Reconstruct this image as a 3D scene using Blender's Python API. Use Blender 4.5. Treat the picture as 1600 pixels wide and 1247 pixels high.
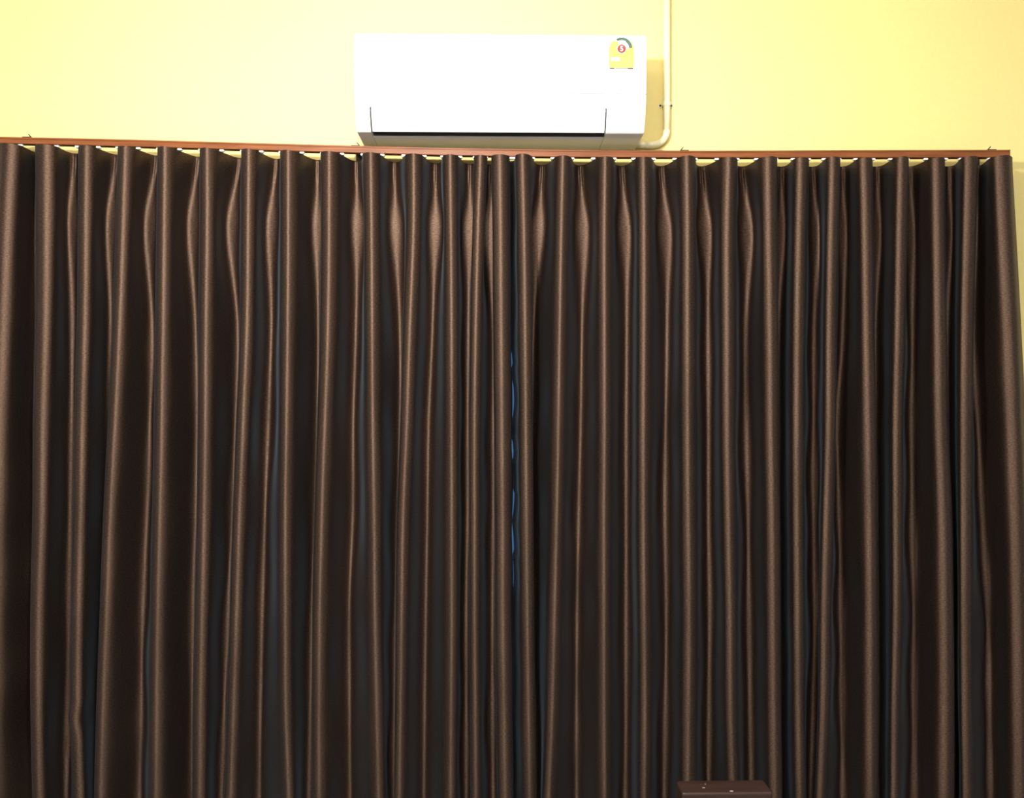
import bpy, bmesh, math, random
import numpy as np
from mathutils import Vector, Matrix

for o in list(bpy.data.objects):
    bpy.data.objects.remove(o, do_unlink=True)
S = bpy.context.scene
C = S.collection
rnd = random.Random(7)

# ------------------------------------------------------------------ camera
F_PX, HORIZON, EYE, YAW = 1244.0, 620.0, 1.45, math.radians(1.0)
cam = bpy.data.cameras.new('camera')
cam.sensor_fit = 'HORIZONTAL'
cam.sensor_width = 36.0
cam.lens = 36.0 * F_PX / 1600.0
cam.shift_y = (HORIZON - 623.5) / 1600.0
cam.clip_start = 0.05
cam_ob = bpy.data.objects.new('camera', cam)
C.objects.link(cam_ob)
cam_ob.location = (0, 0, EYE)
cam_ob.rotation_euler = (math.radians(90), 0, -YAW)
S.camera = cam_ob

# ------------------------------------------------------------------ light
S.view_settings.view_transform = 'Standard'
S.view_settings.look = 'None'
S.view_settings.gamma = 1.0
S.view_settings.use_curve_mapping = False
S.view_settings.exposure = 0.0

W = bpy.data.worlds.new('evening_sky')
S.world = W
W.use_nodes = True
W.node_tree.nodes['Background'].inputs['Color'].default_value = (0.13, 0.30, 0.62, 1)
W.node_tree.nodes['Background'].inputs['Strength'].default_value = 0.42


def point_light(name, loc, watts, radius, col):
    l = bpy.data.lights.new(name, 'POINT')
    l.energy = watts
    l.shadow_soft_size = radius
    l.color = col
    o = bpy.data.objects.new(name, l)
    C.objects.link(o)
    o.location = loc
    return o


point_light('pendant_bulb', (-0.33, 0.87, 2.412), 175, 0.06, (1.0, 0.96, 0.88))
point_light('rear_bulb', (0.05, -1.1, 2.5), 165, 0.10, (1.0, 0.97, 0.92))

WALL_Y = 2.5


def at(px, py, Y):
    """Where the line of sight through a photo pixel meets the vertical plane y = Y."""
    u = (px - 800.0) / F_PX
    v = (HORIZON - py) / F_PX
    dx = math.sin(YAW) + u * math.cos(YAW)
    dy = math.cos(YAW) - u * math.sin(YAW)
    s = Y / dy
    return Vector((s * dx, Y, EYE + s * v))


# ------------------------------------------------------------------ materials
def mat(name, base, rough=0.5, spec=0.5, **kw):
    m = bpy.data.materials.new(name)
    m.use_nodes = True
    b = m.node_tree.nodes['Principled BSDF']
    b.inputs['Base Color'].default_value = (*base, 1)
    b.inputs['Roughness'].default_value = rough
    b.inputs['Specular IOR Level'].default_value = spec
    for k, v in kw.items():
        b.inputs[k].default_value = v
    return m


def nodes(m):
    return m.node_tree.nodes, m.node_tree.links, m.node_tree.nodes['Principled BSDF']


def add_noise(m, scale, detail, lo, hi, coords='Object', stretch=(1, 1, 1), bump=0.0, bump_dist=0.001):
    """colour varies between lo and hi along a noise, with optional fine relief"""
    n, l, b = nodes(m)
    tc = n.new('ShaderNodeTexCoord')
    mp = n.new('ShaderNodeMapping')
    mp.inputs['Scale'].default_value = stretch
    l.new(tc.outputs[coords], mp.inputs['Vector'])
    nz = n.new('ShaderNodeTexNoise')
    nz.inputs['Scale'].default_value = scale
    nz.inputs['Detail'].default_value = detail
    l.new(mp.outputs['Vector'], nz.inputs['Vector'])
    cr = n.new('ShaderNodeValToRGB')
    cr.color_ramp.elements[0].position = 0.3
    cr.color_ramp.elements[1].position = 0.7
    cr.color_ramp.elements[0].color = (*lo, 1)
    cr.color_ramp.elements[1].color = (*hi, 1)
    l.new(nz.outputs['Fac'], cr.inputs['Fac'])
    l.new(cr.outputs['Color'], b.inputs['Base Color'])
    if bump:
        bp = n.new('ShaderNodeBump')
        bp.inputs['Strength'].default_value = bump
        bp.inputs['Distance'].default_value = bump_dist
        l.new(nz.outputs['Fac'], bp.inputs['Height'])
        l.new(bp.outputs['Normal'], b.inputs['Normal'])
    return m


M = {}
M['wall'] = add_noise(mat('yellow_wall_paint', (0.8, 0.6, 0.2), 0.75, 0.3), 60, 4,
                      (0.80, 0.655, 0.262), (0.82, 0.675, 0.275), bump=0.08)
M['pale_wall'] = add_noise(mat('pale_wall_paint', (0.8, 0.78, 0.74), 0.8, 0.3), 60, 4, (0.43, 0.46, 0.50), (0.46, 0.49, 0.53))
M['ceiling'] = add_noise(mat('ceiling_paint', (0.8, 0.78, 0.7), 0.9, 0.2), 40, 3, (0.76, 0.74, 0.68), (0.8, 0.78, 0.72))
M['floor'] = add_noise(mat('floor_tile', (0.3, 0.25, 0.2), 0.35, 0.5), 5, 4, (0.08, 0.087, 0.095), (0.11, 0.12, 0.13))
M['ac'] = add_noise(mat('white_plastic', (0.86, 0.86, 0.84), 0.28, 0.5), 30, 2, (0.82, 0.84, 0.85), (0.84, 0.86, 0.87))
M['ac_shade'] = add_noise(mat('cavity_shade_plastic', (0.03, 0.03, 0.03), 0.5), 30, 2, (0.02, 0.02, 0.018), (0.03, 0.03, 0.027))  # near black, the shade inside the flap slots put into the colour
M['display'] = add_noise(mat('grey_display', (0.6, 0.62, 0.58), 0.2, 0.4), 30, 2, (0.52, 0.53, 0.46), (0.56, 0.57, 0.5))
M['print_grey'] = add_noise(mat('grey_print', (0.5, 0.5, 0.5), 0.5), 30, 2, (0.22, 0.2, 0.18), (0.24, 0.22, 0.2))
M['yellow'] = add_noise(mat('label_yellow', (0.85, 0.8, 0.1), 0.4), 30, 2, (0.80, 0.69, 0.10), (0.82, 0.71, 0.11))
M['pale_yellow'] = add_noise(mat('label_pale_yellow', (0.85, 0.85, 0.5), 0.4), 30, 2, (0.84, 0.78, 0.4), (0.85, 0.8, 0.44))
M['ochre'] = add_noise(mat('label_ochre', (0.6, 0.5, 0.05), 0.4), 30, 2, (0.5, 0.4, 0.05), (0.52, 0.42, 0.06))
M['green'] = add_noise(mat('label_green', (0.05, 0.3, 0.2), 0.4), 30, 2, (0.055, 0.105, 0.082), (0.062, 0.115, 0.09))
M['red'] = add_noise(mat('label_red', (0.6, 0.06, 0.05), 0.4), 30, 2, (0.20, 0.036, 0.03), (0.22, 0.042, 0.035))
M['white'] = add_noise(mat('label_white', (0.85, 0.85, 0.85), 0.4), 30, 2, (0.84, 0.84, 0.82), (0.86, 0.86, 0.84))
M['print_dark'] = add_noise(mat('label_dark_print', (0.1, 0.1, 0.1), 0.5), 30, 2, (0.03, 0.025, 0.02), (0.035, 0.03, 0.025))
M['pvc'] = add_noise(mat('cream_pipe', (0.8, 0.75, 0.6), 0.3, 0.5), 30, 2, (0.80, 0.72, 0.46), (0.82, 0.74, 0.48))
M['steel'] = add_noise(mat('bracket_metal', (0.3, 0.28, 0.25), 0.45, 0.5, Metallic=0.6), 80, 3, (0.04, 0.036, 0.025), (0.06, 0.055, 0.04))
M['glider'] = add_noise(mat('white_glider_plastic', (0.85, 0.84, 0.8), 0.35), 30, 2, (0.85, 0.84, 0.81), (0.87, 0.86, 0.84))
M['frame'] = add_noise(mat('window_frame_aluminium', (0.5, 0.5, 0.5), 0.4), 30, 2, (0.45, 0.45, 0.45), (0.5, 0.5, 0.5))


def wood(name, dark, light, rough, spec, along=0, scale=22.0):
    m = mat(name, light, rough, spec)
    st = [9.0, 9.0, 9.0]
    st[along] = 0.6
    add_noise(m, scale, 8, dark, light, stretch=tuple(st), bump=0.15, bump_dist=0.0006)
    return m


M['track'] = wood('wood_grain_track', (0.15, 0.043, 0.0125), (0.235, 0.076, 0.0235), 0.45, 0.25, 0, 14)
M['box'] = wood('dark_red_wood', (0.027, 0.0135, 0.0105), (0.042, 0.021, 0.0165), 0.42, 0.4, 0, 10)

# satin curtain cloth, woven with fine cross slubs
cm = mat('brown_satin_cloth', (0.07, 0.04, 0.028), 0.61, 0.5)
n, l, b = nodes(cm)
uv = n.new('ShaderNodeUVMap')
uv.uv_map = 'cloth'
mp = n.new('ShaderNodeMapping')
mp.inputs['Scale'].default_value = (150, 420, 1)
l.new(uv.outputs['UV'], mp.inputs['Vector'])
slub = n.new('ShaderNodeTexNoise')
slub.inputs['Scale'].default_value = 1.0
slub.inputs['Detail'].default_value = 3
slub.inputs['Roughness'].default_value = 0.6
l.new(mp.outputs['Vector'], slub.inputs['Vector'])
cr = n.new('ShaderNodeValToRGB')
cr.color_ramp.elements[0].position = 0.30
cr.color_ramp.elements[1].position = 0.72
cr.color_ramp.elements[0].color = (0.049, 0.0295, 0.0205, 1)
cr.color_ramp.elements[1].color = (0.142, 0.091, 0.066, 1)
l.new(slub.outputs['Fac'], cr.inputs['Fac'])
l.new(cr.outputs['Color'], b.inputs['Base Color'])
bp = n.new('ShaderNodeBump')
bp.inputs['Strength'].default_value = 0.4
bp.inputs['Distance'].default_value = 0.0012
l.new(slub.outputs['Fac'], bp.inputs['Height'])
l.new(bp.outputs['Normal'], b.inputs['Normal'])
tg = n.new('ShaderNodeTangent')
tg.direction_type = 'UV_MAP'
tg.uv_map = 'cloth'
l.new(tg.outputs['Tangent'], b.inputs['Tangent'])
b.inputs['Anisotropic'].default_value = 0.72
b.inputs['Sheen Weight'].default_value = 0.048
b.inputs['Sheen Roughness'].default_value = 0.45
b.inputs['Sheen Tint'].default_value = (0.52, 0.77, 1.0, 1)
b.inputs['Anisotropic Rotation'].default_value = 0.25
b.inputs['Metallic'].default_value = 0.95
M['cloth'] = cm

gm = bpy.data.materials.new('window_glass')
gm.use_nodes = True
gb = gm.node_tree.nodes['Principled BSDF']
gb.inputs['Base Color'].default_value = (0.9, 0.95, 1, 1)
gb.inputs['Transmission Weight'].default_value = 1.0
gb.inputs['Roughness'].default_value = 0.02
gb.inputs['IOR'].default_value = 1.45
M['glass'] = gm


# ------------------------------------------------------------------ helpers
def link(name, me, material=None, parent=None):
    o = bpy.data.objects.new(name, me)
    C.objects.link(o)
    if material is not None:
        me.materials.append(material)
    if parent is not None:
        o.parent = parent
    return o


def obj(name, bm, material=None, parent=None, smooth=False, origin=None):
    me = bpy.data.meshes.new(name)
    bmesh.ops.recalc_face_normals(bm, faces=bm.faces[:])
    if smooth:
        for f in bm.faces:
            f.smooth = True
    if parent is not None:
        bmesh.ops.translate(bm, verts=bm.verts[:], vec=-parent.location)
    elif origin is not None:
        bmesh.ops.translate(bm, verts=bm.verts[:], vec=-Vector(origin))
    bm.to_mesh(me)
    bm.free()
    o = link(name, me, material, parent)
    if parent is None and origin is not None:
        o.location = origin
    return o


def thing(name, label, cat, loc=(0, 0, 0), group=None):
    o = bpy.data.objects.new(name, None)
    C.objects.link(o)
    o.empty_display_size = 0.05
    o.location = loc
    o['label'] = label
    o['category'] = cat
    if group:
        o['group'] = group
    return o


def struct(name, bm, material, parent=None):
    o = obj(name, bm, material, parent)
    if parent is None:
        o['kind'] = 'structure'
    return o


def add_box(bm, lo, hi):
    r = bmesh.ops.create_cube(bm, size=1.0)
    lo, hi = Vector(lo), Vector(hi)
    for v in r['verts']:
        v.co = Vector(((v.co.x + .5) * (hi.x - lo.x) + lo.x, (v.co.y + .5) * (hi.y - lo.y) + lo.y,
                       (v.co.z + .5) * (hi.z - lo.z) + lo.z))
    return r['verts']


def box_bm(lo, hi, bev=0.0, seg=2):
    bm = bmesh.new()
    add_box(bm, lo, hi)
    if bev:
        bmesh.ops.bevel(bm, geom=bm.edges[:], offset=bev, segments=seg, profile=0.5, affect='EDGES')
    return bm


def add_tube(bm, pts, radius, sides=16, caps=True):
    pts = [Vector(p) for p in pts]
    rings = []
    for i, p in enumerate(pts):
        t = (pts[min(i + 1, len(pts) - 1)] - pts[max(i - 1, 0)]).normalized()
        ref = Vector((0, 1, 0)) if abs(t.y) < 0.9 else Vector((1, 0, 0))
        a = t.cross(ref).normalized()
        c = t.cross(a).normalized()
        rings.append([bm.verts.new(p + radius * (math.cos(k * 2 * math.pi / sides) * a + math.sin(k * 2 * math.pi / sides) * c))
                      for k in range(sides)])
    for r0, r1 in zip(rings, rings[1:]):
        for k in range(sides):
            bm.faces.new((r0[k], r0[(k + 1) % sides], r1[(k + 1) % sides], r1[k]))
    if caps:
        bm.faces.new(rings[0])
        bm.faces.new(rings[-1][::-1])


def add_prism_x(bm, pts, x0, x1):
    """profile given as (y, z), extruded from x0 to x1"""
    a = [bm.verts.new((x0, y, z)) for y, z in pts]
    c = [bm.verts.new((x1, y, z)) for y, z in pts]
    k = len(pts)
    for i in range(k):
        bm.faces.new((a[i], a[(i + 1) % k], c[(i + 1) % k], c[i]))
    bm.faces.new(a[::-1])
    bm.faces.new(c)


# ------------------------------------------------------------------ room shell
XL, XR, YB, ZC = -2.5, 2.5, -3.2, 2.85
T = 0.12
WX0, WX1, WZ0, WZ1 = -1.15, 1.2, 0.35, 1.95            # window opening hidden behind the curtains
bm = bmesh.new()
add_box(bm, (XL - T, WALL_Y, 0), (WX0, WALL_Y + T, ZC))
add_box(bm, (WX1, WALL_Y, 0), (XR + T, WALL_Y + T, ZC))
add_box(bm, (WX0, WALL_Y, WZ1), (WX1, WALL_Y + T, ZC))
add_box(bm, (WX0, WALL_Y, 0), (WX1, WALL_Y + T, WZ0))
struct('wall_back', bm, M['wall'])
struct('wall_left', box_bm((XL - T, YB, 0), (XL, WALL_Y, ZC)), M['pale_wall'])
struct('wall_right', box_bm((XR, YB, 0), (XR + T, WALL_Y, ZC)), M['pale_wall'])
struct('wall_front', box_bm((XL - T, YB - T, 0), (XR + T, YB, ZC)), M['pale_wall'])
struct('floor', box_bm((XL - T, YB - T, -0.1), (XR + T, WALL_Y + T, 0)), M['floor'])
struct('ceiling', box_bm((XL - T, YB - T, ZC), (XR + T, WALL_Y + T, ZC + 0.1)), M['ceiling'])

# window behind the curtains: only its daylight shows, through the slit where the curtains meet
win = bpy.data.objects.new('window_1', None)
C.objects.link(win)
win.location = ((WX0 + WX1) / 2, WALL_Y + 0.06, WZ0)
win['kind'] = 'structure'
bm = bmesh.new()
fw = 0.05
add_box(bm, (WX0, WALL_Y + .03, WZ0), (WX0 + fw, WALL_Y + .09, WZ1))
add_box(bm, (WX1 - fw, WALL_Y + .03, WZ0), (WX1, WALL_Y + .09, WZ1))
add_box(bm, (WX0 + fw, WALL_Y + .03, WZ0), (WX1 - fw, WALL_Y + .09, WZ0 + fw))
add_box(bm, (WX0 + fw, WALL_Y + .03, WZ1 - fw), (WX1 - fw, WALL_Y + .09, WZ1))
obj('window_frame', bm, M['frame'], win)
obj('pane', box_bm((WX0 + fw, WALL_Y + .057, WZ0 + fw), (WX1 - fw, WALL_Y + .063, WZ1 - fw)), M['glass'], win)

# ------------------------------------------------------------------ curtain track
TRK_F, TRK_B = 2.41, 2.43
TOP = [(-90, 211.8), (-30, 212.9), (0, 213.5), (100, 215.5), (200, 217.7), (300, 220.5), (400, 223.3), (500, 226.0),
       (600, 228.6), (700, 230.7), (800, 232.4), (900, 233.9), (1000, 234.9), (1100, 235.2), (1200, 235.0),
       (1400, 234.3), (1577, 234.0)]
_tp = [at(x, y, TRK_F) for x, y in TOP]
TX = np.array([p.x for p in _tp])
TZ = np.array([p.z for p in _tp])
BOT = [(-90, 221.4), (0, 223.6), (200, 228.5), (400, 234.0), (600, 239.7), (700, 242.4), (800, 244.2), (900, 245.1), (1000, 245.7),
       (1200, 246.2), (1400, 246.2), (1577, 245.4)]
_bp = [at(x, y, TRK_F) for x, y in BOT]
BX = np.array([p.x for p in _bp])
BZ = np.array([p.z for p in _bp])


def track_top(x):
    return np.interp(x, TX, TZ)


def track_bottom(x):
    return np.interp(x, BX, BZ)


bm = bmesh.new()
prof = [(TRK_B, 0), (TRK_F + .0012, 0), (TRK_F, .0012), (TRK_F, -.0075), (TRK_F + .0016, -.0068),
        (TRK_F + .0016, -.0058), (TRK_F, -.0050), (TRK_F, -.0012), (TRK_F + .0012, 0), (TRK_B, 0)]
xs = np.arange(TX[0], TX[-1], 0.04).tolist()
if TX[-1] - xs[-1] > .005:
    xs.append(float(TX[-1]))
rings = []
for x in xs:
    zt = float(track_top(x))
    zb = float(track_bottom(x))
    rings.append([bm.verts.new((x, y, (zb if q < 3 else zt) + z)) for q, (y, z) in enumerate(prof)])
k = len(prof)
for r0, r1 in zip(rings, rings[1:]):
    for i in range(k):
        bm.faces.new((r0[i], r0[(i + 1) % k], r1[(i + 1) % k], r1[i]))
bm.faces.new(rings[0])
bm.faces.new(rings[-1][::-1])
track = thing('curtain_track', 'wood-grain reddish brown curtain track fixed along yellow wall above both curtains', 'curtain track',
              (0, TRK_B, float(track_top(0))))
obj('rail', bm, M['track'], track)
xe = float(TX[-1])
zt = float(track_top(xe))
obj('end_cap', box_bm((xe, TRK_F - .0006, float(track_bottom(xe)) - .0004), (xe + .003, TRK_B + .0006, zt + .0004), .0005), M['track'], track)
for px in (41, 555, 1070, 1551):
    p = at(px, 220, TRK_F)
    z0 = float(track_top(p.x))
    flip = -1 if px > 800 else 1
    bm = bmesh.new()
    add_box(bm, (p.x - .013, TRK_F + .001, z0 + .0002), (p.x + .013, WALL_Y, z0 + .0022))         # arm over the rail to the wall
    add_box(bm, (p.x - .013, WALL_Y - .0025, z0 - .045), (p.x + .013, WALL_Y, z0 + .0022))        # wall leg
    br = obj('bracket', bm, M['steel'], track)
    bm = bmesh.new()
    add_tube(bm, [(p.x, WALL_Y - .0025, z0 - .026), (p.x, WALL_Y - .006, z0 - .026)], .005, 12)
    s = obj('screw', bm, M['steel'], None)
    s.parent = br
    for v in s.data.vertices:
        v.co -= track.location
    bm = bmesh.new()
    a = Vector((p.x + flip * .012, TRK_F + .004, z0 + .002))
    add_tube(bm, [a, a + Vector((-flip * .004, 0, .004)), a + Vector((-flip * .008, 0, .0085))], .0016, 8)
    s = obj('spring_clip', bm, M['steel'], None)
    s.parent = br
    for v in s.data.vertices:
        v.co -= track.location

# ------------------------------------------------------------------ curtains
YF, YM, YBK = 2.379, 2.420, 2.476
FRONT = {13: -.009, 14: -.018, 15: -.005, 18: -.014, 0: .005, 1: .006, 2: .007, 3: .006, 20: -.012, 22: -.01, 24: -.012, 26: -.012, 27: -.02}
LV = [250, 340, 510, 660, 810, 940, 1100, 1250]         # photo rows at which the folds were measured
# front folds: x at each row, then half width (px) at top / bottom
RID = [
    ([16, 11, 4, -2, -6, -9, -11, -12], 15, 15),
    ([72, 72, 70, 66, 64, 60, 59, 62], 14, 9),
    ([135, 134, 132, 128, 125, 122, 121, 125], 10, 9),
    ([196, 193, 187, 180, 172, 167, 161, 157], 10, 9),
    ([258, 257, 255, 253, 250, 247, 245, 244], 10, 10),
    ([324, 324, 322, 321, 319, 316, 313, 312], 10, 10),
    ([389, 388, 386, 380, 374, 370, 365, 360], 10, 9),
    ([451, 451, 450, 448, 446, 446, 447, 452], 11, 9),
    ([515, 515, 513, 508, 503, 500, 499, 499], 12, 10),
    ([580, 581, 582, 583, 585, 586, 589, 592], 11, 10),
    ([647, 647, 641, 636, 630, 628, 626, 624], 11, 8),
    ([704, 705, 706, 706, 706, 706, 705, 704], 10, 9),
    ([751, 748, 744, 742, 742, 742, 743, 744], 9, 7),
    ([782, 783, 784, 785, 786, 786, 788, 790], 13, 11),
    ([817, 819, 821, 822, 823, 824, 826, 828], 10, 9),
    ([880, 878, 875, 873, 870, 867, 863, 857], 10, 9),
    ([946, 945, 945, 945, 944, 944, 944, 945], 10, 9),
    ([1006, 1007, 1007, 1006, 1006, 1007, 1008, 1007], 10, 8),
    ([1074, 1075, 1075, 1075, 1076, 1077, 1076, 1075], 10, 10),
    ([1139, 1137, 1137, 1137, 1139, 1141, 1142, 1146], 11, 8),
    ([1201, 1202, 1204, 1205, 1207, 1208, 1209, 1211], 11, 10),
    ([1252, 1250, 1247, 1246, 1246, 1247, 1248, 1250], 10, 8),
    ([1302, 1300, 1297, 1296, 1292, 1289, 1287, 1281], 9, 8),
    ([1351, 1353, 1355, 1357, 1359, 1360, 1360, 1360], 10, 10),
    ([1409, 1407, 1404, 1401, 1401, 1401, 1398, 1397], 9, 7),
    ([1464, 1465, 1467, 1469, 1474, 1476, 1477, 1476], 10, 12),
    ([1515, 1513, 1509, 1508, 1508, 1508, 1509, 1511], 11, 9),
    ([1564, 1568, 1577, 1583, 1588, 1591, 1593, 1594], 14, 14),
]
# back folds between them
VAL = [
    [58, 56, 55, 54, 53, 52, 52, 54],
    [114, 110, 112, 111, 109, 107, 105, 102],
    [179, 171, 172, 171, 168, 163, 157, 153],
    [242, 231, 236, 233, 228, 222, 219, 216],
    [307, 298, 304, 306, 304, 300, 299, 299],
    [372, 360, 370, 367, 362, 356, 350, 345],
    [430, 422, 423, 418, 413, 409, 406, 404],
    [495, 494, 496, 495, 491, 487, 484, 482],
    [556, 557, 555, 551, 550, 545, 545, 546],
    [616, 617, 624, 624, 621, 618, 616, 615],
    [680, 679, 675, 669, 667, 665, 663, 662],
    [734, 733, 731, 730, 730, 728, 728, 728],
    [767, 765, 770, 770, 770, 769, 769, 770],
    None,
    [847, 842, 834, 831, 831, 832, 834, 836],
    [907, 911, 909, 907, 904, 902, 901, 901],
    [972, 977, 979, 978, 978, 978, 978, 977],
    [1034, 1041, 1042, 1040, 1039, 1041, 1040, 1038],
    [1098, 1104, 1106, 1107, 1107, 1109, 1108, 1107],
    [1161, 1169, 1165, 1166, 1169, 1170, 1172, 1174],
    [1222, 1223, 1217, 1216, 1216, 1217, 1218, 1219],
    [1271, 1276, 1273, 1272, 1272, 1274, 1272, 1268],
    [1318, 1320, 1318, 1310, 1313, 1315, 1316, 1317],
    [1372, 1374, 1369, 1368, 1370, 1371, 1371, 1371],
    [1424, 1427, 1427, 1426, 1427, 1429, 1429, 1429],
    [1485, 1486, 1481, 1481, 1485, 1488, 1489, 1489],
    [1527, 1526, 1523, 1530, 1537, 1544, 1546, 1548],
]
Z_BOT = 0.03
NR = 150
ROW_PY = np.linspace(241.0, 620 + (EYE - Z_BOT) * F_PX / 2.42, NR)      # rows as photo rows, on to the floor


def smooth_rows(vals):
    """monotone-ish cubic through the measured rows"""
    x = np.array(LV, float)
    y = np.array(vals, float)
    m = np.gradient(y, x)
    out = np.empty(NR)
    for i, q in enumerate(ROW_PY):
        q = min(max(q, x[0]), x[-1] + 10)
        j = min(max(int(np.searchsorted(x, q) - 1), 0), len(x) - 2)
        h = x[j + 1] - x[j]
        t = (q - x[j]) / h
        out[i] = ((2 * t ** 3 - 3 * t ** 2 + 1) * y[j] + (t ** 3 - 2 * t ** 2 + t) * h * m[j]
                  + (-2 * t ** 3 + 3 * t ** 2) * y[j + 1] + (t ** 3 - t ** 2) * h * m[j + 1])
    return out


def px_to_x(px, Y):
    u = (px - 800.0) / F_PX
    return Y * (math.sin(YAW) + u * math.cos(YAW)) / (math.cos(YAW) - u * math.sin(YAW))


PXM = 2.4 / F_PX                                        # metres per photo pixel at the curtains


def wave(seed, amp, lo=140.0, hi=420.0):
    """a slow random drift down the cloth"""
    r = random.Random(seed)
    out = np.zeros(NR)
    for _ in range(3):
        out += amp / 1.8 * np.sin(2 * math.pi * ROW_PY / r.uniform(lo, hi) + r.uniform(0, 6.28))
    return out * np.clip((ROW_PY - 300) / 260, 0, 1)


def hump(c, s_up, s_dn):
    d = ROW_PY - c
    return np.where(d < 0, np.exp(-(d / s_up) ** 2), np.exp(-(d / s_dn) ** 2))


def ridge(i):
    xs_, w0, w1 = RID[i]
    px = smooth_rows(xs_)
    t = np.clip((ROW_PY - 250) / 900, 0, 1)
    wp = w0 * (1 - t) + w1 * t
    px = px + (px - 778.0) / 800.0 * 0.6 * wp           # the measured sheen sits on the lamp side of each fold
    if i == 2:                                          # a small knock in the fold near the floor
        px = px - 3.5 * np.exp(-((ROW_PY - 1110) / 16) ** 2)
    y = YF + FRONT.get(i, 0.0) * np.exp(-((ROW_PY - 250) / 200) ** 2) - 0.014 * np.clip((ROW_PY - 300) / 300, 0, 1) + wave(100 + i, 0.004)
    return px, wp * PXM * 1.06, y


def valley(i):
    px = smooth_rows(VAL[i])
    hh = 0.0 if i == 0 else (0.012 if i >= 20 else 0.023)
    y = YBK - hh * hump(345, 45, 75) - 0.002 * np.clip((ROW_PY - 420) / 200, 0, 1) + wave(300 + i, 0.007)
    y = np.minimum(y, 2.484)
    w = 0.0145 + (0.010 if 8 <= i <= 19 else 0.3 * hh) * hump(345, 45, 90) + 0.002 * np.clip((ROW_PY - 420) / 200, 0, 1) + wave(500 + i, 0.003)
    w = np.clip(w, .008, .03)
    # the measured line is the sheen on the lamp side of the back fold, not its middle
    return px - np.clip((px - 778.0) / 800.0, -1, 1) * 0.8 * w / PXM, w, y


SEG = 7


def build_panel(name, label, ids, pre, post):
    """pre / post: lists of (x, y) row arrays, the loose edges of the panel"""
    ctrl = list(pre)
    cen = []
    for i in ids:
        px, w, y = ridge(i)
        xf = px_to_x(px, y)
        ctrl += [(xf - w, y + .62 * w), (xf, y), (xf + w, y + .62 * w)]
        if i != ids[-1]:
            px, wv, yv = valley(i)
            xv = px_to_x(px, yv)
            # keep the back fold between its neighbours
            cen.append((len(ctrl) + 1, xv, yv, wv))
            cv = .62 - .34 * hump(345, 45, 75)
            ctrl += [(xv - wv, yv - cv * wv), (xv, yv), (xv + wv, yv - cv * wv)]
    ctrl += list(post)
    P = np.stack([np.stack([np.broadcast_to(a, (NR,)), np.broadcast_to(c, (NR,))], -1) for a, c in ctrl], 1)  # NR, K, 2
    K = P.shape[1]
    P0 = np.concatenate([2 * P[:, :1] - P[:, 1:2], P, 2 * P[:, -1:] - P[:, -2:-1]], 1)
    cols = []
    for k in range(K - 1):
        p0, p1, p2, p3 = P0[:, k], P0[:, k + 1], P0[:, k + 2], P0[:, k + 3]
        d0 = np.sqrt(np.linalg.norm(p1 - p0, axis=1, keepdims=True)) + 1e-6
        d1 = np.sqrt(np.linalg.norm(p2 - p1, axis=1, keepdims=True)) + 1e-6
        d2 = np.sqrt(np.linalg.norm(p3 - p2, axis=1, keepdims=True)) + 1e-6
        m1 = d1 * ((p1 - p0) / d0 - (p2 - p0) / (d0 + d1) + (p2 - p1) / d1) / 1.0
        m2 = d1 * ((p2 - p1) / d1 - (p3 - p1) / (d1 + d2) + (p3 - p2) / d2) / 1.0
        for s in range(SEG):
            t = s / SEG
            cols.append((2 * t ** 3 - 3 * t ** 2 + 1) * p1 + (t ** 3 - 2 * t ** 2 + t) * m1
                        + (-2 * t ** 3 + 3 * t ** 2) * p2 + (t ** 3 - t ** 2) * m2)
    cols.append(P[:, -1])
    G = np.stack(cols, 1)                               # NR, N, 2
    N = G.shape[1]
    # gathers pinched by the heading hooks at the top of each back fold
    for ci, xv, yv, wv in cen:
        lo, hi = (ci - 1) * SEG, (ci + 1) * SEG
        a = 0.0014 * np.exp(-((ROW_PY - 258) / 15) ** 2)
        for cidx in range(lo, hi + 1):
            t = (cidx - lo) / (hi - lo)
            G[:, cidx, 1] -= a * (math.sin(3 * 2 * math.pi * t) * math.sin(math.pi * t))
    z_top = track_bottom(G[0, :, 0]) - np.interp(G[0, :, 0], [0.2, 1.0], [0.0066, 0.0088])
    fr = (ROW_PY - ROW_PY[0]) / (ROW_PY[-1] - ROW_PY[0])
    Z = z_top[None, :] * (1 - fr[:, None]) + Z_BOT * fr[:, None]
    V = np.stack([G[..., 0], G[..., 1], Z], -1)
    step = np.linalg.norm(np.diff(G[NR // 2], axis=0), axis=1)
    arc = np.concatenate([[0], np.cumsum(step)])
    root = thing(name, label, 'curtain', (float(V[:, :, 0].mean()), YM, Z_BOT))
    V2 = V.reshape(-1, 3) - np.array(root.location)[None]
    idx = np.arange(NR * N).reshape(NR, N)
    faces = np.stack([idx[:-1, :-1], idx[1:, :-1], idx[1:, 1:], idx[:-1, 1:]], -1).reshape(-1, 4)
    me = bpy.data.meshes.new('drape')
    me.from_pydata(V2.tolist(), [], faces.tolist())
    uvl = me.uv_layers.new(name='cloth')
    UV = np.stack([np.broadcast_to(arc[None], (NR, N)), Z], -1).reshape(-1, 2)
    li = np.empty(len(me.loops), dtype=np.int32)
    me.loops.foreach_get('vertex_index', li)
    uvl.data.foreach_set('uv', UV[li].astype(np.float32).ravel())
    me.polygons.foreach_set('use_smooth', [True] * len(me.polygons))
    me.update()
    link('drape', me, M['cloth'], root)
    return root, cen, ids


def hem_rows(pairs, y):
    q = [p[0] for p in pairs]
    v = [p[1] for p in pairs]
    px = np.interp(ROW_PY, q, v)
    return px_to_x(px, y), np.full(NR, y)


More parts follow.
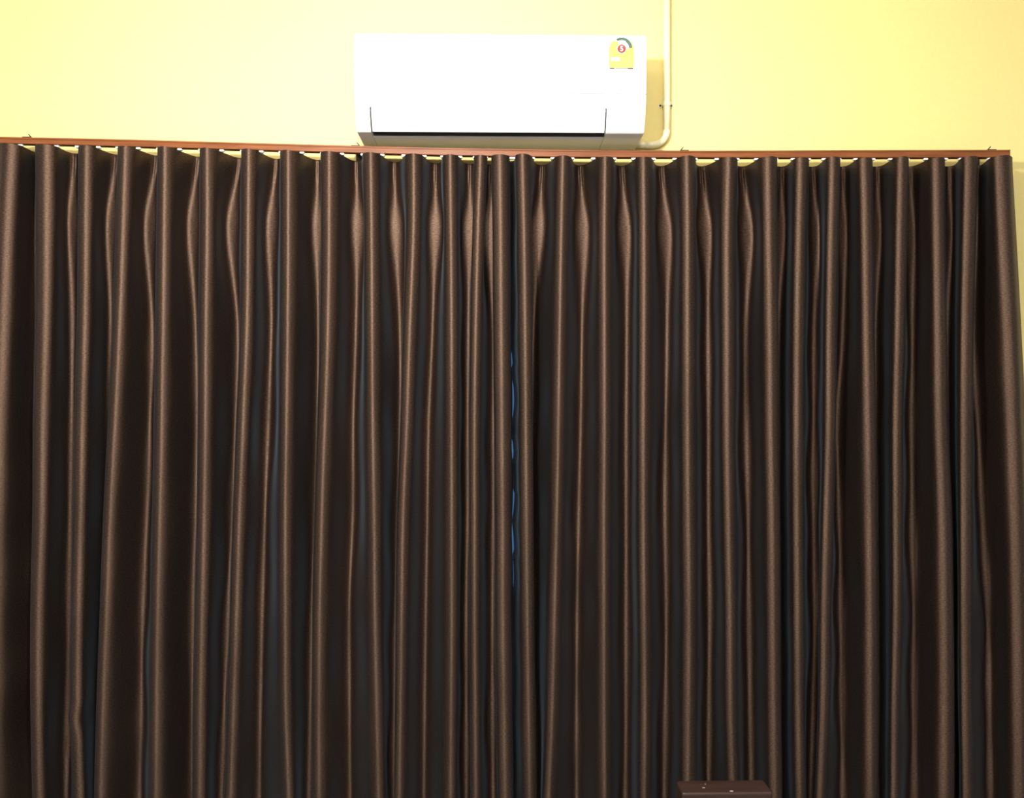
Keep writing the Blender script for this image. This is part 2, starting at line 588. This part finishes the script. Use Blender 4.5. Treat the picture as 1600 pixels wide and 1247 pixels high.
# the slit where the two curtains meet: its width (px) down the cloth
edge = 800.3 + 0.9 * np.sin(ROW_PY / 23.0) + np.interp(ROW_PY, [240, 500, 700, 950, 1250], [-1.5, -1.2, 0.2, 0.6, 1.5])
gapq = [(240, -2), (535, -2), (545, 1.2), (560, 2.6), (570, -.6), (586, -.6), (598, 2.4), (625, 3.2), (645, 1.2), (655, -1.5),
        (678, -1.5), (688, 2.2), (708, 3.4), (716, -1.2), (758, -1.4), (770, 3.2), (785, 2.6), (803, 1.5), (810, -.5),
        (822, .8), (838, 3.0), (858, 3.6), (868, -.5), (885, 1.0), (915, .9), (930, -2), (1300, -2), (2000, -2)]
gap = 0.85 * np.interp(ROW_PY, [g[0] for g in gapq], [g[1] for g in gapq])
Y1, Y2 = 2.448, 2.458
left_edge = [(px_to_x(edge - 4, 2.425), np.full(NR, 2.425)), (px_to_x(edge, Y1), np.full(NR, Y1))]
right_edge = [(px_to_x(edge + gap, Y2), np.full(NR, Y2)), (px_to_x(edge + np.maximum(gap, 0) + 6, 2.425), np.full(NR, 2.425))]
x0 = px_to_x(np.full(NR, -70.0), 2.43)
outer = [(x0, np.full(NR, 2.43)), (px_to_x(smooth_rows([-30] * 8), 2.465), np.full(NR, 2.465))]
rp = ridge(27)[0]
out_px = smooth_rows([1582, 1587, 1596, 1603, 1608, 1611, 1613, 1614])
ret = [(px_to_x(out_px, 2.395), np.full(NR, 2.395)), (px_to_x(out_px - 2, 2.43), np.full(NR, 2.43)),
       (px_to_x(out_px - 8, 2.462), np.full(NR, 2.462))]
LEFT = build_panel('curtain', 'brown satin wave-fold curtain hanging on the left half of the track', list(range(0, 14)), outer, left_edge)
RIGHT = build_panel('curtain', 'brown satin wave-fold curtain on the right half, ending beside bare yellow wall',
                    list(range(14, 28)), right_edge, ret)

# white gliders under the rail, one on every flank of the cloth
gme = None


def glider_mesh():
    bm = bmesh.new()
    add_box(bm, (-.0065, -.006, -.0062), (.0065, .006, -.0003))
    bmesh.ops.bevel(bm, geom=bm.edges[:], offset=.0012, segments=1, affect='EDGES')
    me = bpy.data.meshes.new('glider')
    bmesh.ops.recalc_face_normals(bm, faces=bm.faces[:])
    bm.to_mesh(me)
    bm.free()
    me.materials.append(M['glider'])
    return me


gme = glider_mesh()


def glider(x):
    o = bpy.data.objects.new('glider', gme)
    C.objects.link(o)
    o.parent = track
    o.location = Vector((x, YM, float(track_bottom(x)))) - track.location


for root, cen, ids in (LEFT, RIGHT):
    for i in ids:
        pf, wf, yf = ridge(i)
        xf = float(px_to_x(pf[0], yf[0]))
        for j in (i - 1, i):
            if 0 <= j < 27 and VAL[j] is not None:
                pv, wv, yv = valley(j)
                xv = float(px_to_x(pv[0], yv[0]))
                glider(xf + (xv - xf) * 0.5)
            elif j == 13:
                glider(xf + (0.0065 if i == 13 else -0.004) + (0.025 if i == 13 else -0.022))

# ------------------------------------------------------------------ air conditioner
AZ0 = at(800, 207.5, WALL_Y - .163).z                   # underside height
AXL = at(553.2, 100, WALL_Y - .205).x
AXR = at(1010.3, 100, WALL_Y - .205).x
PRO = [(.160, .000), (.165, .0025), (.175, .020), (.186, .045), (.196, .080), (.202, .115), (.205, .155), (.2035, .255), (.199, .268), (.188, .2765), (.170, .279)]
PW = np.array([p[0] for p in PRO])
PZ = np.array([p[1] for p in PRO])


def wz(z):
    return float(np.interp(z, PZ, PW))


def on_ac(px, py, off=0.0006):
    Y = WALL_Y - .2
    for _ in range(8):
        p = at(px, py, Y)
        Y = WALL_Y - wz(p.z - AZ0) - off
    return at(px, py, Y)


ZS = at(900, 145.5, WALL_Y - .203).z - AZ0              # seam under the front panel
ZL = at(760, 167.5, WALL_Y - .198).z - AZ0              # top of the air flap
XA = at(580, 185, WALL_Y - .19).x                       # flap ends
XB = at(946, 188, WALL_Y - .19).x
ac = thing('air_conditioner', 'white wall-mounted split air conditioner with yellow energy label above curtain track', 'air conditioner',
           ((AXL + AXR) / 2, WALL_Y, AZ0))


def Yz(w, z):
    return (WALL_Y - w, AZ0 + z)


def surf(z0, z1, inset=0.0, nn=14):
    return [Yz(wz(z) - inset, z) for z in np.linspace(z0, z1, nn)]


upper = surf(ZS - .0012, .262, .007, 6) + [Yz(.188, .270), Yz(.0, .272)]
cheek = [Yz(0, 0), Yz(.150, 0), Yz(.160, .0)] + surf(.0025, ZS - .0012, 0, 20) + upper
mid = [Yz(0, 0), Yz(.118, 0), Yz(.1235, .002), Yz(.125, .006), Yz(.120, .016)] + surf(.022, ZL + .0012, .022, 10) \
    + surf(ZL + .0012, ZS - .0012, 0, 6) + upper
bm = bmesh.new()
add_prism_x(bm, cheek, AXL, XA - .0046)
add_prism_x(bm, cheek, XB + .0046, AXR)
add_prism_x(bm, mid, XA - .0046, XB + .0046)
casing = obj('casing', bm, M['ac'], ac)
bv = casing.modifiers.new('bevel', 'BEVEL')
bv.width = .0015
bv.segments = 2
bv.limit_method = 'ANGLE'
bv.angle_limit = math.radians(50)
# near-black lining: shade painted into the slots under and beside the flap
bm = bmesh.new()
add_prism_x(bm, [Yz(.1192, .0020), Yz(.1248, .0020), Yz(.1262, .0050)] + surf(.0215, ZL - .002, .0195, 8) + surf(ZL - .002, .0215, .0212, 8), XA - .0044, XB + .0044)
obj('duct_shade', bm, M['ac_shade'], ac)
# front panel, wrapped over the top
outer_p = surf(ZS + .0006, .255, 0, 10) + [Yz(.199, .268), Yz(.188, .2765), Yz(.170, .279), Yz(.10, .2795)]
inner_p = [Yz(.10, .2735), Yz(.186, .2712), Yz(.192, .266)] + surf(.255, ZS + .0006, .006, 6)
bm = bmesh.new()
add_prism_x(bm, outer_p + inner_p, AXL + .0002, AXR - .0002)
fp = obj('front_panel', bm, M['ac'], ac)
bv = fp.modifiers.new('bevel', 'BEVEL')
bv.width = .0016
bv.segments = 3
bv.limit_method = 'ANGLE'
bv.angle_limit = math.radians(45)
# air flap
bm = bmesh.new()
add_prism_x(bm, surf(.0015, ZL, 0.0002, 16) + surf(ZL, .0015, .0035, 16), XA, XB)
fl = obj('air_flap', bm, M['ac'], ac)
# display window and tiny indicator marks
bm = bmesh.new()


def patch(bm, poly, off):
    vs = [bm.verts.new(on_ac(x, y, off)) for x, y in poly]
    bm.faces.new(vs)


def rect(x0, y0, x1, y1, k=4):
    return [(x0, y0 + (y1 - y0) * i / k) for i in range(k + 1)] + [(x1, y1 - (y1 - y0) * i / k) for i in range(k + 1)]


def strip(bm, x0, y0, x1, y1, off, k=5):
    for i in range(k):
        a, c = y0 + (y1 - y0) * i / k, y0 + (y1 - y0) * (i + 1) / k
        patch(bm, [(x0, a), (x0, c), (x1, c), (x1, a)], off)


strip(bm, 984.5, 180.5, 1000.5, 197, .0006)
d = obj('display_window', bm, M['display'], ac)
d['label'] = 'pale grey square display'
for a, c, y0, y1 in ((960, 965, 169, 171), (968.3, 972.3, 168.6, 171.2), (975.3, 979.8, 168.6, 171.2), (984, 1003.5, 169.6, 170.4)):
    bm = bmesh.new()
    strip(bm, a, y0, c, y1, .0005, 1)
    obj('indicator_mark', bm, M['display'], ac)

# energy label
lab = [(951.5, 105.5), (951.5, 75.5)]
cx, cy, R = 971.3, 75.5, 18.6
arch = [(cx + R * math.cos(math.radians(a)), cy - 1.5 - R * 0.80 * math.sin(math.radians(a))) for a in range(180, -1, -9)]
poly = [(951.5, 105.5), (951.5, 73)] + arch + [(990.8, 73), (990.8, 105.5)]
bm = bmesh.new()
patch(bm, poly, .0006)
label = obj('energy_label', bm, M['yellow'], ac)
label['label'] = 'yellow energy rating sticker with green arc and red number'


def sub(name, bm, m, lb=None):
    o = obj(name, bm, m, None)
    o.parent = label
    for v in o.data.vertices:
        v.co -= ac.location
    if lb:
        o['label'] = lb
    return o


ux, uy, ur = 971.5, 75.0, 15.5


def arc_pts(r, a0, a1, kx=1.0, ky=1.0, nn=22):
    return [(ux + kx * r * math.cos(math.radians(a0 + (a1 - a0) * i / nn)), uy - ky * r * math.sin(math.radians(a0 + (a1 - a0) * i / nn)))
            for i in range(nn + 1)]


bm = bmesh.new()
patch(bm, [(ux, uy + 1)] + arc_pts(12.2, -2, 122), .0009)
sub('white_fan', bm, M['white'])
bm = bmesh.new()
o1, i1 = arc_pts(16.9, 0, 122, .98, .98), arc_pts(11.4, 0, 122, .98, .98)
for k in range(len(o1) - 1):
    patch(bm, [o1[k], o1[k + 1], i1[k + 1], i1[k]], .0011)
sub('green_arc', bm, M['green'])


def disc(cx, cy, r, off, m, name):
    bm = bmesh.new()
    patch(bm, [(cx + r * math.cos(2 * math.pi * i / 28), cy + r * math.sin(2 * math.pi * i / 28)) for i in range(28)], off)
    return sub(name, bm, m)


disc(971.4, 76.3, 7.4, .0011, M['white'], 'white_rim')
disc(971.4, 76.3, 6.8, .0013, M['red'], 'red_disc')
fc = bpy.data.curves.new('five', 'FONT')
fc.body = '5'
fc.size = 0.0205
fc.align_x = 'CENTER'
fc.align_y = 'CENTER'
fc.offset = 0.0002
fo = bpy.data.objects.new('five', fc)
C.objects.link(fo)
me = bpy.data.meshes.new_from_object(fo.evaluated_get(bpy.context.evaluated_depsgraph_get()))
bpy.data.objects.remove(fo, do_unlink=True)
c5 = on_ac(971.4, 76.3, .0016)
for v in me.vertices:
    v.co = Vector((c5.x + v.co.x, c5.y, c5.z + v.co.y)) - ac.location
o = link('number_five', me, M['white'])
o.parent = label
for nm, x0, y0, x1, y1, m in (('text_line', 956, 78.8, 964, 80, 'ochre'), ('text_line', 956, 84.0, 969, 85.2, 'ochre'),
                              ('text_line', 974, 83.6, 988, 84.6, 'ochre'), ('white_field', 954.5, 89.5, 968.5, 95.5, 'pale_yellow'),
                              ('text_line', 957, 97.4, 969, 98.4, 'ochre'),
                              ('dark_print', 952.5, 105.7, 960, 107.6, 'print_dark'), ('pale_print', 961, 105.7, 981, 107.2, 'print_grey'),
                              ('dark_print', 981, 105.8, 989.5, 107.8, 'print_dark')):
    bm = bmesh.new()
    strip(bm, x0, y0, x1, y1, .0009, 1)
    sub(nm, bm, M[m])

# ------------------------------------------------------------------ drain pipe
PR = 0.0108
PY = WALL_Y - PR - .004
pipe = thing('drain_pipe', 'cream plastic pipe running down wall beside air conditioner and bending under it', 'pipe',
             tuple(at(1041.5, 205, PY)))
top = at(1042.2, 5, PY)
bm = bmesh.new()
bend = []
ccx, ccy, rr = 1019.5, 204.0, 22.0
for a in range(0, 91, 9):
    bend.append(at(ccx + rr * math.cos(math.radians(a)), ccy + rr * 1.02 * math.sin(math.radians(a)), PY))
add_tube(bm, [(bend[0].x, PY, ZC - .002), (bend[0].x, PY, 2.4), bend[0]], PR, 24)
obj('conduit', bm, M['pvc'], pipe, smooth=True)
bm = bmesh.new()
add_tube(bm, bend + [at(1009, ccy + rr * 1.02, PY)], PR * 1.02, 24)
obj('elbow', bm, M['pvc'], pipe, smooth=True)
bm = bmesh.new()
add_tube(bm, [at(1009.4, ccy + rr * 1.02, PY), at(994, ccy + rr * 1.02, PY)], PR * 0.95, 24)
obj('conduit', bm, M['pvc'], pipe, smooth=True)
cl = at(1041.5, 163, PY)
bm = bmesh.new()
cp = []
for a in range(0, 181, 15):
    cp.append((cl.x + (PR + .0012) * math.cos(math.radians(a)), PY - (PR + .0012) * math.sin(math.radians(a))))
for dz in (0,):
    pts = [(cp[0][0] + .010, WALL_Y - .0015), (cp[0][0], WALL_Y - .0015)] + cp + [(cp[-1][0], WALL_Y - .0015), (cp[-1][0] - .010, WALL_Y - .0015)]
    ra = [bm.verts.new((x, y, cl.z + .006)) for x, y in pts]
    rb = [bm.verts.new((x, y, cl.z - .006)) for x, y in pts]
    for i in range(len(pts) - 1):
        bm.faces.new((ra[i], ra[i + 1], rb[i + 1], rb[i]))
cla = obj('clamp', bm, M['pvc'], pipe)
so = cla.modifiers.new('thickness', 'SOLIDIFY')
so.thickness = .0012
for sx in (-1, 1):
    bm = bmesh.new()
    x = cl.x + sx * (PR + .0065)
    add_tube(bm, [(x, WALL_Y, cl.z), (x, WALL_Y - .004, cl.z)], .0036, 12)
    obj('screw', bm, M['steel'], pipe)

# ------------------------------------------------------------------ dark wooden box at the foot of the curtains
BY = 2.16
bl, br_ = at(1056.5, 1217.5, BY), at(1193.5, 1220, BY)
bz = (bl.z + br_.z) / 2
dep = .071
box = thing('wooden_box', 'narrow dark reddish brown wooden box standing in front of right curtain', 'box',
            ((bl.x + br_.x) / 2, BY - dep / 2, 0))
bm = box_bm((bl.x, BY - dep, 0.0), (br_.x, BY, bz), .006, 3)
obj('body', bm, M['box'], box)
fleck = add_noise(mat('pale_fleck_surface', (0.5, 0.4, 0.36), 0.4), 40, 2, (0.36, 0.28, 0.25), (0.42, 0.33, 0.3))  # small flat pale flecks on top of the box
for px, py, r in ((1102, 1228, .0022), (1099.5, 1233.6, .0045), (1143, 1239.3, .0055)):
    v = (HORIZON - py) / F_PX
    Y = (bz - EYE) / v
    p = at(px, py, Y)
    bm = bmesh.new()
    bmesh.ops.create_icosphere(bm, subdivisions=2, radius=1.0)
    for q in bm.verts:
        q.co = Vector((p.x + q.co.x * r, p.y + q.co.y * r * .6, bz + q.co.z * .0006))
    obj('pale_fleck', bm, fleck, box, smooth=True)
